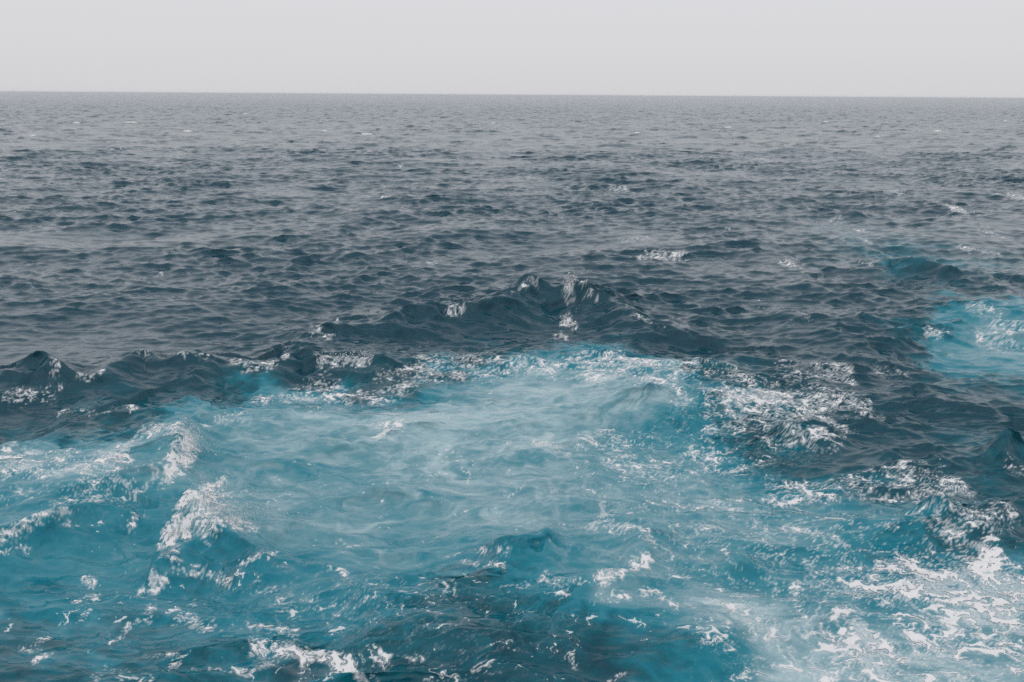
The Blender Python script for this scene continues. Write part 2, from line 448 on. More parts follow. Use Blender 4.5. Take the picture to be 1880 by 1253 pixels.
def water_material():
    m, t, bsdf, N, L = new_mat('sea_water')
    aer = N.new('ShaderNodeAttribute'); aer.attribute_name = 'aer'
    rou = N.new('ShaderNodeAttribute'); rou.attribute_name = 'rough'
    flk = N.new('ShaderNodeAttribute'); flk.attribute_name = 'fleck'
    tc = N.new('ShaderNodeTexCoord')
    def noise(scale, detail, stretch=(1, 1, 1), rough_=.55, dist=0.0):
        mp = N.new('ShaderNodeMapping'); mp.inputs['Scale'].default_value = stretch
        L.new(tc.outputs['Object'], mp.inputs['Vector'])
        n = N.new('ShaderNodeTexNoise'); n.inputs['Scale'].default_value = scale; n.inputs['Detail'].default_value = detail
        n.inputs['Roughness'].default_value = rough_; n.inputs['Distortion'].default_value = dist
        L.new(mp.outputs[0], n.inputs['Vector'])
        return n.outputs['Fac']
    # bubble clouds: uneven at two sizes
    n1 = noise(.5, 5, (.55, 1.1, 1), .6, .9)
    n2 = noise(3.0, 5, (.5, 1.1, 1), .65, 1.0)
    v = math_node(N, L, 'MULTIPLY_ADD', math_node(N, L, 'SUBTRACT', n1, .5), .26, aer.outputs['Fac'])
    v = math_node(N, L, 'MULTIPLY_ADD', math_node(N, L, 'SUBTRACT', n2, .5), .34, v)
    # the clear water stays clear
    k = math_node(N, L, 'MULTIPLY', aer.outputs['Fac'], 6.0, clamp=True)
    v = math_node(N, L, 'MULTIPLY', v, k, clamp=True)
    cr = ramp(N, [(0.0, (.0004, .043, .068)), (.16, (.0004, .058, .086)), (.32, (.001, .094, .130)), (.50, (.002, .165, .228)),
                  (.66, (.030, .210, .270)), (.82, (.13, .285, .335)), (1.0, (.34, .47, .505))])
    L.new(v, cr.inputs[0])
    # thin bubbly film around the built foam
    f1 = noise(22, 4, (1, .8, 1), .7, .6)
    fm = math_node(N, L, 'MULTIPLY', flk.outputs['Fac'], math_node(N, L, 'MULTIPLY_ADD', f1, 2.2, -.45, clamp=True), clamp=True)
    mx = N.new('ShaderNodeMixRGB'); mx.inputs[2].default_value = (.66, .69, .70, 1)
    L.new(math_node(N, L, 'MULTIPLY', fm, .85), mx.inputs['Fac']); L.new(cr.outputs[0], mx.inputs[1])
    L.new(mx.outputs[0], bsdf.inputs['Base Color'])
    L.new(math_node(N, L, 'MULTIPLY_ADD', fm, .5, rou.outputs['Fac'], clamp=True), bsdf.inputs['Roughness'])
    bsdf.inputs['IOR'].default_value = 1.333
    bsdf.inputs['Specular IOR Level'].default_value = .38
    # capillary ripples
    r1 = noise(6.0, 2, (.55, 1.5, 1), .5, .2)
    bp = N.new('ShaderNodeBump'); bp.inputs['Distance'].default_value = .03; bp.inputs['Strength'].default_value = .24
    L.new(r1, bp.inputs['Height'])
    L.new(bp.outputs[0], bsdf.inputs['Normal'])
    return m

def foam_material():
    m, t, bsdf, N, L = new_mat('sea_foam')
    tc = N.new('ShaderNodeTexCoord')
    n = N.new('ShaderNodeTexNoise'); n.inputs['Scale'].default_value = 14; n.inputs['Detail'].default_value = 5; n.inputs['Roughness'].default_value = .7
    L.new(tc.outputs['Object'], n.inputs['Vector'])
    th = N.new('ShaderNodeAttribute'); th.attribute_name = 'thick'
    v = math_node(N, L, 'MULTIPLY_ADD', math_node(N, L, 'SUBTRACT', n.outputs['Fac'], .5), .9, th.outputs['Fac'], clamp=True)
    cr = ramp(N, [(0, (.40, .52, .55)), (.25, (.60, .64, .65)), (.7, (.74, .74, .745))])
    L.new(v, cr.inputs[0]); L.new(cr.outputs[0], bsdf.inputs['Base Color'])
    bsdf.inputs['Roughness'].default_value = .75
    bsdf.inputs['IOR'].default_value = 1.2
    bp = N.new('ShaderNodeBump'); bp.inputs['Distance'].default_value = .02; bp.inputs['Strength'].default_value = .5
    L.new(n.outputs['Fac'], bp.inputs['Height']); L.new(bp.outputs[0], bsdf.inputs['Normal'])
    return m

def spray_material():
    m, t, bsdf, N, L = new_mat('spray_drops')
    N.remove(bsdf)
    d = N.new('ShaderNodeBsdfDiffuse'); d.inputs['Color'].default_value = (.88, .89, .895, 1)
    tr = N.new('ShaderNodeBsdfTranslucent'); tr.inputs['Color'].default_value = (.93, .945, .95, 1)
    mx = N.new('ShaderNodeMixShader'); mx.inputs[0].default_value = .55
    L.new(d.outputs[0], mx.inputs[1]); L.new(tr.outputs[0], mx.inputs[2])
    L.new(mx.outputs[0], [n for n in N if n.type == 'OUTPUT_MATERIAL'][0].inputs['Surface'])
    return m

WATER, FOAM, SPRAY = water_material(), foam_material(), spray_material()
print('surface', round(time.time() - T0, 1))

# ------------------------------------------------------------------ foam: where it lies
near, mid = strips[1], strips[2]
lookP = np.concatenate([np.stack([q.ravel() for q in s[:3]], 1) for s in (near, mid)])
LU, LV, LD = project(lookP)

def at(px, py):
    """point of the built water surface seen at a photograph pixel (the nearest one, if crests hide others)"""
    d2 = (LU - px) ** 2 + (LV - py) ** 2
    c = np.nonzero(d2 < 16.0)[0]
    if not len(c):
        return lookP[int(np.argmin(d2))]
    return lookP[c[np.argmin(LD[c] + d2[c] * .02)]]

# (object name, kind, category, label) for each body of foam
BODIES = [
    ('foam', 'stuff', 'foam', 'thin white flecks of foam scattered over the turquoise wake'),
    ('foam', 'stuff', 'foam', 'dense white lace of foam at the lower right corner of the wake'),
    ('foam', 'stuff', 'foam', 'frayed white foam along the far edge of the turquoise water, below the tall dark wave'),
    ('foam', 'stuff', 'foam', 'bright white foam streaks on dark water to the right of the turquoise dome'),
    ('foam', 'stuff', 'foam', 'long white foam streaks fanning across pale water at the left edge'),
    ('foam', 'stuff', 'foam', 'short white foam curls drifting on the deep teal water at lower left'),
    ('foam', 'stuff', 'foam', 'band of white foam across the pale water at middle right'),
    ('breaking_crest', 'thing', 'whitecap', 'upright white breaking crest at the left end of the pale water'),
    ('breaking_crest', 'thing', 'whitecap', 'largest white breaking crest, throwing spray over the turquoise water at left'),
    ('breaking_crest', 'thing', 'whitecap', 'small white breaking crest just below the largest breaker'),
    ('foam_curl', 'thing', 'foam', 'bent white foam curl like a hook on pale turquoise water right of centre'),
    ('foam_curl', 'thing', 'foam', 'white foam curl sloping up to the right, below the hooked foam curl'),
    ('whitecap', 'thing', 'whitecap', 'white foam on the top of the tallest dark wave at the centre'),
    ('whitecap', 'thing', 'whitecap', 'rounded white splash in front of the tallest dark wave'),
    ('whitecap', 'thing', 'whitecap', 'thin white crest on the dark wave at far left, above the wake'),
    ('whitecap', 'thing', 'whitecap', 'long white crest on the dark wave left of the turquoise dome'),
    ('whitecap', 'thing', 'whitecap', 'flat pale foam patch on grey water behind the tallest wave'),
    ('whitecap', 'thing', 'whitecap', 'small white cap on grey water between the tallest wave and the teal-tinted wave'),
    ('whitecap', 'thing', 'whitecap', 'speckled white crest on the ridge left of the tallest wave'),
    ('foam', 'stuff', 'foam', 'pale foam on the turquoise patch at the right edge'),
    ('foam', 'stuff', 'foam', 'small scattered white caps on the open grey water'),
]
# strokes: body, photograph points, half width in photograph pixels, cover 0..1
STROKES = [
    # far edge of the wake
    (2, [(770, 668), (860, 658), (950, 651), (1000, 662), (1085, 645), (1150, 655), (1200, 668)], 11, .55),
    (2, [(900, 672), (960, 655), (985, 665)], 9, .65), (2, [(780, 690), (860, 690), (930, 675), (990, 662)], 6, .55),
    (2, [(1080, 650), (1140, 675), (1200, 700), (1240, 712)], 20, .5), (2, [(1180, 660), (1240, 668), (1300, 665), (1350, 675)], 9, .62),
    (2, [(1230, 690), (1290, 680), (1370, 690), (1400, 700)], 7, .55), (2, [(1100, 655), (1060, 675), (1100, 700)], 14, .35),
    (2, [(520, 732), (580, 722), (640, 732), (700, 730), (740, 714), (760, 700)], 9, .68), (2, [(540, 715), (600, 712), (660, 725)], 9, .35),
    (2, [(740, 690), (755, 678), (765, 690)], 8, .5), (2, [(470, 728), (500, 738)], 8, .5), (2, [(570, 752), (585, 745)], 7, .6),
    (2, [(590, 682), (610, 685)], 5, .4), (2, [(690, 690), (750, 680), (800, 688)], 8, .3), (2, [(700, 785), (730, 780)], 9, .5),
    # streaks on the dark water, right
    (3, [(1330, 735), (1400, 722), (1450, 735), (1500, 738), (1575, 738)], 14, .72), (3, [(1400, 722), (1440, 740), (1520, 730)], 10, .6),
    (3, [(1300, 745), (1360, 742), (1420, 762), (1470, 768)], 14, .5), (3, [(1330, 760), (1400, 775), (1450, 790), (1530, 800)], 12, .42),
    (3, [(1450, 768), (1490, 757), (1520, 770), (1555, 788)], 6, .65), (3, [(1460, 785), (1500, 792), (1530, 805)], 5, .6),
    (3, [(1430, 664), (1500, 668), (1560, 670)], 5, .55), (3, [(1410, 685), (1470, 690), (1540, 685)], 6, .55), (3, [(1550, 695), (1570, 700)], 4, .6),
    (3, [(1610, 682), (1660, 682)], 6, .35), (3, [(1580, 758), (1615, 762)], 5, .55), (3, [(1515, 725), (1590, 735)], 7, .6),
    (3, [(1250, 720), (1330, 715), (1400, 715)], 9, .3), (3, [(1300, 790), (1370, 785), (1420, 790)], 7, .4), (3, [(1270, 825), (1340, 830)], 6, .3),
    # left fan
    (4, [(0, 842), (60, 848), (120, 850), (180, 848), (220, 828), (235, 812)], 13, .62), (4, [(0, 868), (60, 862), (150, 858), (215, 855)], 8, .45),
    (4, [(190, 845), (225, 822), (260, 792), (285, 785), (310, 775)], 8, .6), (4, [(170, 852), (210, 858), (220, 845)], 14, .5),
    (4, [(150, 875), (220, 878), (290, 860), (310, 845)], 8, .38), (4, [(0, 910), (60, 905), (120, 915)], 12, .26), (4, [(110, 925), (180, 918), (240, 905), (270, 892)], 8, .4),
    (4, [(0, 985), (30, 965), (60, 950), (110, 940)], 6, .5), (4, [(115, 940), (125, 955)], 5, .55), (4, [(0, 1012), (30, 1008), (50, 1014)], 5, .4),
    (4, [(20, 722), (60, 726)], 6, .45), (4, [(80, 725), (105, 728)], 5, .4), (4, [(110, 755), (160, 757), (200, 752)], 4, .35), (4, [(240, 742), (250, 747)], 4, .55),
    (4, [(380, 778), (400, 770), (450, 765)], 6, .45),
    # breakers, left
    (7, [(322, 784), (345, 795), (347, 815), (343, 832), (325, 848), (313, 858)], 10, .9), (7, [(313, 860), (314, 872), (298, 888)], 5, .8),
    (8, [(338, 905), (358, 915), (378, 930), (400, 948), (432, 963)], 12, .95), (8, [(350, 903), (385, 900), (405, 925)], 14, .6), (8, [(388, 893), (410, 884)], 6, .6), (8, [(430, 960), (470, 975)], 6, .5),
    (9, [(302, 985), (318, 980)], 8, .95), (9, [(318, 990), (345, 975)], 7, .8), (9, [(320, 1000), (318, 1015), (322, 1038)], 6, .68), (9, [(245, 957), (252, 948)], 6, .7),
    # curls, centre right
    (10, [(1105, 928), (1112, 945), (1095, 965), (1082, 968)], 7, .85), (10, [(1095, 968), (1130, 968), (1160, 972), (1180, 978), (1200, 998), (1205, 1005)], 5, .85), (10, [(1130, 955), (1150, 965)], 4, .6),
    (11, [(1108, 1060), (1135, 1050), (1175, 1042), (1192, 1030)], 6, .85), (11, [(1165, 1030), (1188, 1022)], 8, .5), (11, [(1000, 1062), (1060, 1068), (1100, 1062)], 3, .5),
    (11, [(1000, 1055), (1020, 1068), (1035, 1085)], 9, .5), (0, [(1230, 1055), (1270, 1058)], 4, .5),
    # lower left curls
    (5, [(155, 1060), (165, 1068), (175, 1080)], 4, .7), (5, [(280, 1062), (285, 1080)], 6, .8), (5, [(285, 1070), (305, 1060)], 4, .7), (5, [(140, 1105), (165, 1095), (180, 1097)], 4, .7),
    (5, [(225, 1098), (260, 1085)], 3, .6), (5, [(145, 1138), (162, 1122)], 3, .65), (5, [(205, 1178), (230, 1165), (235, 1148)], 4, .8), (5, [(255, 1133), (275, 1135), (275, 1112)], 5, .65),
    (5, [(320, 1117), (350, 1112)], 5, .65), (5, [(328, 1137), (345, 1132), (360, 1148), (400, 1155)], 6, .72), (5, [(45, 1190), (70, 1195)], 4, .6), (5, [(65, 1215), (75, 1205), (95, 1200)], 5, .8),
    (5, [(170, 1253), (195, 1225), (230, 1240), (270, 1248)], 8, .75), (5, [(190, 1222), (200, 1235)], 5, .6), (5, [(255, 1205), (290, 1200), (320, 1205)], 5, .5), (5, [(295, 1230), (330, 1210)], 5, .5),
    (5, [(330, 1052), (360, 1050), (400, 1058), (422, 1068)], 4, .75), (5, [(440, 1037), (470, 1025)], 4, .45), (5, [(475, 1022), (508, 1013)], 4, .8), (5, [(355, 1230), (400, 1225), (460, 1235)], 5, .7), (5, [(60, 1185), (95, 1172)], 3, .6),
    (5, [(470, 1148), (510, 1155), (545, 1165)], 7, .62), (5, [(470, 1190), (530, 1195), (590, 1208), (640, 1220), (670, 1238)], 9, .68), (5, [(470, 1225), (500, 1215)], 9, .55), (5, [(530, 1200), (560, 1210)], 7, .75),
    (5, [(690, 1222), (740, 1215), (770, 1210)], 6, .55), (5, [(655, 1248), (690, 1245)], 5, .5), (5, [(700, 1195), (720, 1210)], 4, .6), (5, [(780, 1240), (860, 1230), (930, 1215)], 9, .22), (5, [(605, 1037), (620, 1040), (632, 1053)], 4, .8),
    (5, [(850, 1030), (880, 1035), (920, 1036)], 5, .55), (5, [(870, 1010), (930, 1010)], 8, .38), (5, [(620, 995), (665, 1005)], 4, .5), (5, [(1050, 1200), (1055, 1225)], 5, .35), (5, [(1120, 1250), (1150, 1237)], 3, .6),
    (5, [(470, 1085), (500, 1080), (520, 1095)], 9, .38), (5, [(800, 1070), (830, 1085)], 8, .3), (5, [(660, 1060), (700, 1070)], 6, .35), (5, [(920, 1075), (1000, 1065)], 4, .4),
    # band, right of centre
    (6, [(1060, 800), (1130, 810), (1190, 815)], 9, .3), (6, [(980, 810), (1020, 820), (1060, 835)], 9, .3), (6, [(1120, 850), (1190, 860), (1260, 862), (1330, 855)], 14, .36), (6, [(1150, 880), (1200, 890), (1230, 885)], 9, .42),
    (6, [(1270, 835), (1310, 840), (1318, 865)], 7, .5), (6, [(1340, 870), (1370, 855), (1400, 845)], 4, .5), (6, [(1430, 905), (1500, 905), (1570, 900), (1650, 890), (1760, 888)], 16, .46), (6, [(1420, 925), (1480, 915), (1560, 912)], 7, .52),
    (6, [(1600, 915), (1650, 898), (1680, 908), (1700, 918)], 5, .6), (6, [(1480, 895), (1540, 885), (1600, 875)], 8, .36), (6, [(1250, 930), (1320, 930), (1380, 920)], 12, .26), (6, [(1280, 975), (1300, 965), (1325, 972)], 5, .65),
    (6, [(1190, 920), (1240, 935)], 9, .25), (6, [(1640, 870), (1700, 850)], 6, .28), (6, [(1850, 858), (1880, 862)], 6, .3),
    # lace, lower right
    (1, [(1690, 925), (1720, 945), (1760, 952), (1800, 950), (1860, 940)], 11, .52), (1, [(1730, 975), (1745, 960), (1760, 980)], 10, .5), (1, [(1690, 935), (1745, 960), (1765, 985), (1800, 1005)], 8, .6),
    (1, [(1800, 960), (1810, 990), (1830, 1010)], 12, .45), (1, [(1640, 1035), (1700, 1025), (1760, 1020), (1820, 1020)], 14, .5), (1, [(1500, 1040), (1560, 1050), (1620, 1045)], 14, .42), (1, [(1480, 1020), (1530, 1000)], 10, .3),
    (1, [(1700, 1060), (1780, 1070), (1850, 1080)], 34, .66), (1, [(1800, 1065), (1890, 1095)], 26, .8), (1, [(1650, 1080), (1730, 1090), (1800, 1110), (1880, 1150)], 13, .66), (1, [(1760, 1060), (1720, 1085)], 8, .8), (1, [(1770, 1130), (1830, 1150), (1890, 1165)], 8, .75),
    (1, [(1780, 1125), (1890, 1120)], 26, .55), (1, [(1550, 1060), (1560, 1085), (1610, 1075)], 15, .5), (1, [(1630, 1110), (1650, 1130), (1700, 1140)], 14, .42), (1, [(1580, 1155), (1600, 1185), (1590, 1215), (1620, 1235)], 13, .74), (1, [(1575, 1180), (1625, 1185)], 8, .7),
    (1, [(1545, 1145), (1580, 1160)], 10, .5), (1, [(1490, 1215), (1510, 1235), (1515, 1253)], 8, .66), (1, [(1680, 1175), (1730, 1200), (1790, 1220), (1880, 1235)], 10, .5), (1, [(1650, 1215), (1680, 1202)], 5, .75), (1, [(1690, 1245), (1760, 1245), (1830, 1250)], 10, .52),
    (1, [(1750, 1180), (1830, 1185), (1890, 1200)], 18, .42), (1, [(1297, 1105), (1330, 1110), (1345, 1120)], 5, .7), (1, [(1340, 1140), (1330, 1150)], 6, .4), (1, [(1180, 1085), (1200, 1085), (1215, 1095)], 5, .6), (1, [(1140, 1092), (1155, 1098)], 4, .5), (1, [(1230, 1100), (1240, 1110)], 5, .5),
    (1, [(1290, 1180), (1320, 1175)], 5, .5), (1, [(1380, 1150), (1420, 1180), (1450, 1190)], 9, .32), (1, [(1400, 1090), (1440, 1080), (1470, 1085)], 12, .3),
    # caps on the dark waves
    (12, [(940, 533), (965, 520), (990, 516)], 2.5, .24), (12, [(1036, 522), (1045, 518), (1056, 522)], 3, .6), (12, [(1070, 527), (1095, 535)], 4, .5), (12, [(1040, 528), (1046, 534)], 4, .6),
    (13, [(1030, 594), (1045, 590), (1055, 600)], 4.5, .85), (13, [(1020, 615), (1040, 618)], 4, .35), (12, [(1160, 572), (1180, 582), (1220, 592)], 3, .5), (12, [(1150, 556), (1165, 562)], 4, .3),
    (14, [(95, 668), (108, 672)], 2.5, .5), (14, [(145, 682), (188, 682)], 2.5, .75), (14, [(165, 690), (175, 690)], 3, .4), (14, [(255, 645), (275, 650)], 3, .35), (14, [(330, 646), (380, 655)], 3, .4),
    (15, [(425, 663), (450, 662), (475, 667), (510, 660), (525, 652)], 4, .72), (15, [(590, 655), (602, 652)], 5, .8), (15, [(615, 656), (640, 657), (678, 655)], 4, .82), (15, [(495, 668), (500, 672)], 4, .4), (15, [(450, 672), (455, 676)], 4, .5),
    (16, [(1175, 472), (1215, 468), (1260, 472)], 6, .52), (17, [(1440, 484), (1455, 480), (1462, 486)], 5, .85),
    (18, [(570, 607), (585, 598), (620, 586)], 5, .5), (18, [(820, 572), (850, 560)], 3, .3), (18, [(590, 610), (610, 616)], 4, .3),
    (19, [(1700, 612), (1740, 605)], 3, .45), (19, [(1780, 565), (1800, 560), (1830, 563)], 4, .42), (19, [(1810, 635), (1850, 628), (1890, 640)], 9, .3), (19, [(1830, 605), (1880, 600)], 6, .35), (19, [(1800, 620), (1830, 640)], 6, .35),
    (20, [(1570, 420), (1590, 422)], 4, .7), (20, [(1538, 432), (1545, 438)], 4, .55), (20, [(1590, 438), (1598, 443)], 4, .65), (20, [(1815, 427), (1832, 430)], 4, .8), (20, [(1770, 455), (1780, 452)], 3, .55), (20, [(1800, 457), (1830, 462)], 4, .35),
    (20, [(1750, 384), (1765, 380)], 4, .75), (20, [(1860, 360), (1875, 355)], 4, .85), (20, [(1635, 348), (1655, 346)], 3, .6), (20, [(1120, 346), (1150, 344)], 3, .5), (20, [(1335, 420), (1350, 421)], 3, .5), (20, [(1140, 440), (1190, 434)], 3, .45),
    (20, [(1390, 290), (1405, 287)], 2.5, .5), (20, [(1580, 478), (1595, 482)], 3, .5), 
    (20, [(45, 382), (60, 378)], 3, .4), (20, [(105, 425), (112, 420)], 3, .5),
    (20, [(205, 270), (230, 268)], 2, .4), (20, [(720, 305), (735, 303)], 2, .5), (20, [(785, 482), (800, 480)], 3, .45), (20, [(1530, 405), (1550, 400)], 3, .4), (20, [(700, 358), (715, 356)], 2.5, .4), (20, [(285, 505), (300, 500)], 3, .4),
    (20, [(1390, 560), (1450, 565), (1480, 575)], 8, .16),
]
# gentle overall cover of flecks inside the wake
AREAS = [(0, 900, 860, 520, 190, .085), (0, 1300, 900, 260, 120, .08), (5, 330, 1150, 420, 130, .06), (1, 1700, 1110, 300, 150, .2), (0, 1250, 1050, 240, 110, .07), (5, 850, 1180, 260, 90, .07), (4, 120, 880, 220, 70, .08),
         (2, 1000, 690, 330, 28, .07), (3, 1400, 740, 170, 60, .08), (1, 1480, 1210, 200, 70, .13), (5, 620, 1080, 200, 60, .08), (0, 1560, 960, 200, 40, .15), (19, 1830, 620, 90, 40, .1)]

def px_size(p):
    """metres per photograph pixel across and along the view at a point of the water"""
    d = np.hypot(np.hypot(p[0], p[1]), CAM_H - p[2])
    return d / F0, d * d / (F0 * CAM_H)

def cover_field(x, y):
    """foam cover at points of the water and the body it belongs to"""
    dens = np.zeros(len(x)); body = np.zeros(len(x), np.int16); top = np.full(len(x), 0.001)
    for b, cx, cy, rx, ry, v in AREAS:
        p = at(cx, cy); sx, sy = px_size(p)
        q = ((x - p[0]) / (rx * sx)) ** 2 + ((y - p[1]) / (ry * sy)) ** 2
        g = v * np.exp(-q ** 1.5)
        m = g > top; top = np.where(m, g, top); body[m] = b
        dens = dens + g * (1 - dens)
    for b, pts, wpx, v in STROKES:
        v = v * {2: .75, 3: .8, 5: .85, 12: .8}.get(b, 1.0)
        w = np.array([at(*p) for p in pts])
        sc = [px_size(p) for p in w]
        g0 = np.zeros(len(x))
        rad = max(s[1] for s in sc) * wpx * 3.2
        sel = np.nonzero((x > w[:, 0].min() - rad) & (x < w[:, 0].max() + rad) & (y > w[:, 1].min() - rad) & (y < w[:, 1].max() + rad))[0]
        if not len(sel):
            continue
        X, Y = x[sel], y[sel]; gb = np.zeros(len(sel))
        for i in range(max(1, len(w) - 1)):
            a, c = w[i], w[min(i + 1, len(w) - 1)]
            sx = .5 * (sc[i][0] + sc[min(i + 1, len(w) - 1)][0]); sy = .5 * (sc[i][1] + sc[min(i + 1, len(w) - 1)][1])
            # foreshortened stroke width: measured in the picture, so longer along the view than across it
            ax, ay = X / sx, Y / sy
            dx, dy = (c[0] - a[0]) / sx, (c[1] - a[1]) / sy
            l2 = dx * dx + dy * dy + 1e-9
            t = np.clip(((ax - a[0] / sx) * dx + (ay - a[1] / sy) * dy) / l2, 0, 1)
            q = np.hypot(ax - a[0] / sx - dx * t, ay - a[1] / sy - dy * t) / wpx
            gb = np.maximum(gb, v * np.exp(-(q / 1.15) ** 2.4))
        m = gb > top[sel]
        top[sel] = np.where(m, gb, top[sel]); body[sel[m]] = b
        dens[sel] = np.maximum(dens[sel], gb) + .25 * np.minimum(dens[sel], gb)
    return np.clip(dens, 0, 1), body

def foam_pattern(x, y):
    """threads and webs of foam drawn out by eddies; only its ranking counts: cover c keeps the top c of it"""
    x = x / 1.6; y = y / 1.6
    X, Y = x.copy(), y.copy()
    for _ in range(5):
        u, v = lookup(CURL, X, Y, 9.0)
        u2, v2 = lookup(CURL2, X, Y, 4.1)
        X = X - .085 * u - .045 * u2; Y = Y - .085 * v - .045 * v2
    c1 = lookup(CELLS, X, Y, 17.0, .5)[0]
    c2 = lookup(CELLS, X, Y, 7.5, 1.1, (.2,.1))[0]
    rid = np.abs(lookup(FN4, X, Y, 10.0, .2)[0])
    rid2 = np.abs(lookup(FN4, X, Y, 5.0, 1.3, (.5, .1))[0])
    fine = lookup(FN1, X, Y, 5.0, .9)[0]
    big = lookup(FLOW, x, y, 11.0, .4, (.3, .6))[0]
    p = 1.3 * np.exp(-c1 / .07) + .7 * np.exp(-c2 / .10) + 1.0 * np.exp(-rid / .10) + .7 * np.exp(-rid2 / .12) + .08 * fine + .14 * big
    return p

_s = foam_pattern(rng.uniform(-30, 30, 60000), rng.uniform(10, 70, 60000))
_q = np.quantile(_s, np.linspace(0, 1, 400))

def refine(a, k=2):
    """bilinear k-fold refinement of a grid"""
    n, m = a.shape
    iy = np.linspace(0, n - 1, (n - 1) * k + 1); ix = np.linspace(0, m - 1, (m - 1) * k + 1)
    j = np.minimum(iy.astype(int), n - 2); i = np.minimum(ix.astype(int), m - 2)
    fy = (iy - j)[:, None]; fx = (ix - i)[None]
    return a[j][:, i] * (1 - fy) * (1 - fx) + a[j][:, i + 1] * (1 - fy) * fx + a[j + 1][:, i] * fy * (1 - fx) + a[j + 1][:, i + 1] * fy * fx

foam_parts = {}
fleck_all = np.zeros(len(verts))
voff = strips[0][0].size
for si, s in enumerate((near, mid)):
    ne = len(EXT)
    x, y, z, a = [q[:, ne:-ne] for q in s[:4]]
    st = 2 if si == 0 else 1
    yc, xc = np.arange(0, x.shape[0], st), np.arange(0, x.shape[1], st)
    if yc[-1] != x.shape[0] - 1: yc = np.append(yc, x.shape[0] - 1)
    if xc[-1] != x.shape[1] - 1: xc = np.append(xc, x.shape[1] - 1)
    cx, cy = x[np.ix_(yc, xc)], y[np.ix_(yc, xc)]
    dens, body = cover_field(cx.ravel(), cy.ravel())
    dens = dens.reshape(cx.shape); body = body.reshape(cx.shape)
    def spread(g, ny, nx):
        t = np.stack([np.interp(nx, xc, r) for r in g])
        return np.stack([np.interp(ny, yc, t[:, c]) for c in range(t.shape[1])], 1)
    d1 = spread(dens, np.arange(x.shape[0]), np.arange(x.shape[1]))
    d1 = np.clip(d1 * .85, 0, 1)
    pv = np.interp(foam_pattern(x.ravel(), (y + 1.3 * z).ravel()), _q, np.linspace(0, 1, 400)).reshape(x.shape) - (1 - d1)
    fl = np.zeros(s[0].shape); fl[:, ne:-ne] = np.clip((pv + .24) / .26, 0, 1) ** 2 * smooth(.02, .22, d1)
    fleck_all[voff:voff + fl.size] = fl.ravel(); voff += fl.size
    k = 2
    ny = np.linspace(0, x.shape[0] - 1, (x.shape[0] - 1) * k + 1); nx = np.linspace(0, x.shape[1] - 1, (x.shape[1] - 1) * k + 1)
    X, Y, Z = [refine(q, k) for q in (x, y, z)]
    B = body[np.ix_(np.clip(np.rint(np.interp(ny, yc, np.arange(len(yc)))).astype(int), 0, len(yc) - 1), np.clip(np.rint(np.interp(nx, xc, np.arange(len(xc)))).astype(int), 0, len(xc) - 1))]
    D = spread(dens, ny, nx)
    D = np.minimum(D * .78, np.where(np.isin(B, (7, 8, 9, 12, 13, 17)), .72, .40))        # dense foam still has holes
    live = np.nonzero(D.ravel() > .03)[0]
    P = np.full(D.size, -1.0)
    pr = np.interp(foam_pattern(X.ravel()[live], (Y + 1.3 * Z).ravel()[live]), _q, np.linspace(0, 1, 400))
    P[live] = pr - (1 - D.ravel()[live])
    P = P.reshape(D.shape)
    lift = (.008 if si == 0 else .02)
    Zf = Z + lift * np.clip(P / .18, -.25, 1.6) + (.05 * np.clip(P - .35, 0, 1) if si == 0 else 0)
    keep = P > -.03
    q = keep[:-1, :-1] & keep[1:, :-1] & keep[:-1, 1:] & keep[1:, 1:] & ((P[:-1, :-1] > .02) | (P[1:, 1:] > .02) | (P[1:, :-1] > .02) | (P[:-1, 1:] > .02))
    jj, ii = np.nonzero(q)
    nxx = X.shape[1]
    quad = np.stack([jj * nxx + ii, jj * nxx + ii + 1, (jj + 1) * nxx + ii + 1, (jj + 1) * nxx + ii], 1)
    bid = B[jj, ii]
    V = np.stack([X.ravel(), Y.ravel(), Zf.ravel()], 1)
    TH = np.clip(P.ravel() / .22, 0, 1)
    for b in np.unique(bid):
        if BODIES[b][1] != 'thing':
            continue
        own = np.nonzero(bid == b)[0]
        where = {(int(r), int(c)): int(o) for r, c, o in zip(jj[own], ii[own], own)}
        todo = set(where); best = []
        while todo:
            st_ = [todo.pop()]; comp = []
            while st_:
                r, c = st_.pop(); comp.append((r, c))
                for nb in ((r + 1, c), (r - 1, c), (r, c + 1), (r, c - 1)):
                    if nb in todo:
                        todo.remove(nb); st_.append(nb)
            if len(comp) > len(best):
                best = comp
        bid[own] = 0 if si == 0 else 20
        bid[[where[p] for p in best]] = b
    for b in np.unique(bid):
        f = quad[bid == b]
        u, inv = np.unique(f, return_inverse=True)
        foam_parts.setdefault(int(b), []).append((V[u], inv.reshape(f.shape), TH[u]))
print('foam', round(time.time() - T0, 1))

sea = mesh_object('sea', verts, faces, WATER, {'aer': aers, 'rough': rough, 'fleck': fleck_all}, kind='structure',
                  label='choppy slate-grey sea with a turquoise, foam-streaked ship wake in front', cat='sea')
for b in [b for b in foam_parts if BODIES[b][1] == 'thing']:
    foam_parts[b].sort(key=lambda c: -len(c[1]))
    for extra in foam_parts[b][1:]:
        foam_parts.setdefault(20, []).append(extra)
    foam_parts[b] = foam_parts[b][:1]
nq = 0
for b, chunks in sorted(foam_parts.items()):
    off = 0; vv, ff, tt = [], [], []
    for v, f, t in chunks:
        vv.append(v); ff.append(f + off); tt.append(t); off += len(v)
    name, kind, cat, label = BODIES[b]
    ff = np.concatenate(ff); nq += len(ff)
    mesh_object(name, np.concatenate(vv), ff, FOAM, {'thick': np.concatenate(tt)}, kind=kind, label=label, cat=cat)
print('sea quads', len(faces), 'foam quads', nq)

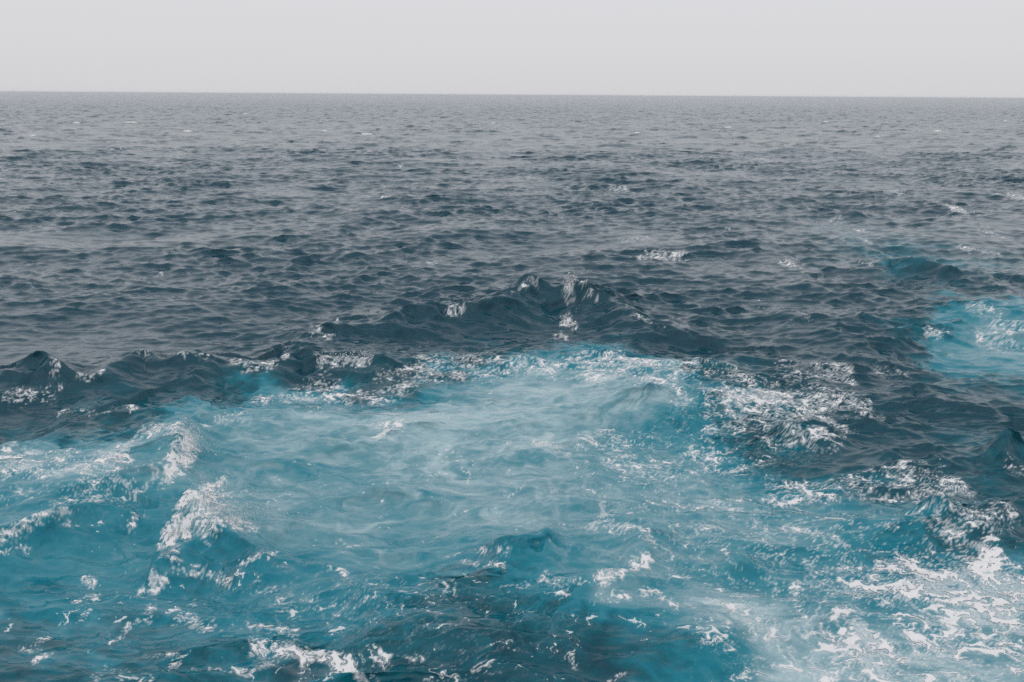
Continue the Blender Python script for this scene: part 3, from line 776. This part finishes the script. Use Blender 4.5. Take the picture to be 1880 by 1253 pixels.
# ------------------------------------------------------------------ whitecaps far out, beyond the finely meshed water
farP = np.stack([q.ravel() for q in strips[3][:3]], 1)
FU, FV, FD = project(farP)
def far_cap(px, py, length, seed, which):
    r = np.random.default_rng(seed)
    p = farP[int(np.argmin((FU - px) ** 2 + (FV - py) ** 2))]
    nu, nv = 15, 5
    L = length * px_size(p)[0]
    u = np.linspace(-1, 1, nu)[None] + 0 * np.linspace(0, 1, nv)[:, None]
    v = np.linspace(0, 1, nv)[:, None] + 0 * u
    torn = np.clip(1 - u ** 2, 0, 1) ** .6 * (.55 + .45 * r.random((1, nu)))
    x = p[0] + u * L * .5; y = p[1] - .2 - v * .9 * torn + .25 * np.sin(u * 3 + seed)
    z = p[2] + .02 + .42 * torn * np.sin(np.pi * np.clip(v * .8 + .2, 0, 1)) + .05 * r.random((nv, nu)) * torn
    i = np.arange(nu * nv).reshape(nv, nu)
    f = np.stack([i[:-1, :-1], i[1:, :-1], i[1:, 1:], i[:-1, 1:]], 2).reshape(-1, 4)
    mesh_object('whitecap', np.stack([x, y, z], 2).reshape(-1, 3), f, FOAM, {'thick': np.ones(nu * nv)}, kind='thing',
                label='tiny distant white cap on far grey water, ' + which, cat='whitecap', group='distant whitecaps')
FAR = sorted([(1514, 225, 11), (1720, 242, 16), (1338, 234, 14), (240, 226, 26), (672, 246, 22), (140, 226, 12), (345, 242, 18), (597, 241, 12), (1845, 222, 7), (1170, 246, 10), (450, 210, 10), (905, 228, 7), (1610, 252, 8), (60, 250, 9)])
NTH = ['leftmost', 'second from left', 'third from left', 'fourth from left', 'fifth from left', 'sixth from left', 'seventh from left',
       'seventh from right', 'sixth from right', 'fifth from right', 'fourth from right', 'third from right', 'second from right', 'rightmost']
for k, (px, py, ln) in enumerate(FAR):
    far_cap(px, py, ln, 50 + k, NTH[k])
# ------------------------------------------------------------------ spray
OCT = np.array([[1, 0, 0], [-1, 0, 0], [0, 1, 0], [0, -1, 0], [0, 0, 1], [0, 0, -1]], float)
OCF = np.array([[0, 2, 4], [2, 1, 4], [1, 3, 4], [3, 0, 4], [2, 0, 5], [1, 2, 5], [3, 1, 5], [0, 3, 5]])

def spray(label, pts, n, throw, up, size, seed, jitter=.1):
    """drops torn off a crest line and thrown along `throw` (metres) and up; most stay near the crest"""
    r = np.random.default_rng(seed)
    w = np.array([at(*p) for p in pts])
    t = r.random(n) * (len(w) - 1) if len(w) > 1 else np.zeros(n)
    i = np.minimum(t.astype(int), max(len(w) - 2, 0)); f = (t - i)[:, None]
    p = w[i] * (1 - f) + w[np.minimum(i + 1, len(w) - 1)] * f
    e = r.exponential(.38, n)[:, None]
    p = p + e * np.array([*throw, 0])[None] + r.normal(size=(n, 3)) * jitter * (.4 + e)
    p[:, 2] += np.abs(r.normal(size=n)) * up * np.exp(-.7 * e[:, 0]) + .02
    s = size * np.exp(r.normal(size=n) * .45) * np.exp(-.35 * e[:, 0])
    v = p[:, None, :] + OCT[None] * s[:, None, None] * (1 + .3 * r.normal(size=(n, 6, 1)))
    fc = OCF[None] + (np.arange(n) * 6)[:, None, None]
    mesh_object('spray', v.reshape(-1, 3), fc.reshape(-1, 3), SPRAY, kind='stuff', label=label, cat='spray')

spray('white spray leaping from the top of the tallest dark wave', [(1036, 520), (1046, 514), (1056, 520)], 300, (.12, .1), .22, .015, 1, .09)
spray('white spray over the rounded splash in front of the tallest wave', [(1030, 594), (1045, 590), (1056, 600)], 160, (.2, .1), .09, .014, 2, .14)
spray('cloud of fine spray blown off the largest breaking crest', [(342, 905), (372, 922), (402, 945), (440, 965)], 5000, (1.7, .1), .10, .0056, 3, .3)
spray('white spray along the upright breaking crest at the left', [(325, 786), (345, 800), (345, 830), (318, 855)], 1500, (.9, .1), .09, .0065, 4, .22)
spray('small white spray above the breaking crest below the largest breaker', [(303, 985), (345, 975)], 700, (.35, .05), .07, .0065, 5, .1)
spray('flecks of spray on the long dark crest left of the turquoise dome', [(590, 654), (640, 656), (680, 655)], 260, (.1, .1), .09, .011, 6, .10)
spray('speck of white spray on the small cap behind the streaks', [(1442, 482), (1458, 481)], 140, (.3, .1), .15, .018, 7, .14)

# ------------------------------------------------------------------ haze over the far sea
hz = bpy.data.materials.new('haze_air'); hz.use_nodes = True
hn = hz.node_tree; hn.nodes.clear()
ho = hn.nodes.new('ShaderNodeOutputMaterial'); hv = hn.nodes.new('ShaderNodeVolumePrincipled')
hv.inputs['Color'].default_value = (.93, .94, .96, 1)
hv.inputs['Density'].default_value = .00024
hn.links.new(hv.outputs[0], ho.inputs['Volume'])
s_, lo, hi = 70000.0, -6.0, 10.7
hvv = np.array([[-s_, -s_, lo], [s_, -s_, lo], [s_, s_, lo], [-s_, s_, lo], [-s_, -s_, hi], [s_, -s_, hi], [s_, s_, hi], [-s_, s_, hi]])
hff = np.array([[0, 3, 2, 1], [4, 5, 6, 7], [0, 1, 5, 4], [1, 2, 6, 5], [2, 3, 7, 6], [3, 0, 4, 7]])
mesh_object('haze', hvv, hff, hz, smooth_faces=False, kind='stuff', label='pale sea haze thickening towards the horizon', cat='haze')
print('done', round(time.time() - T0, 1))
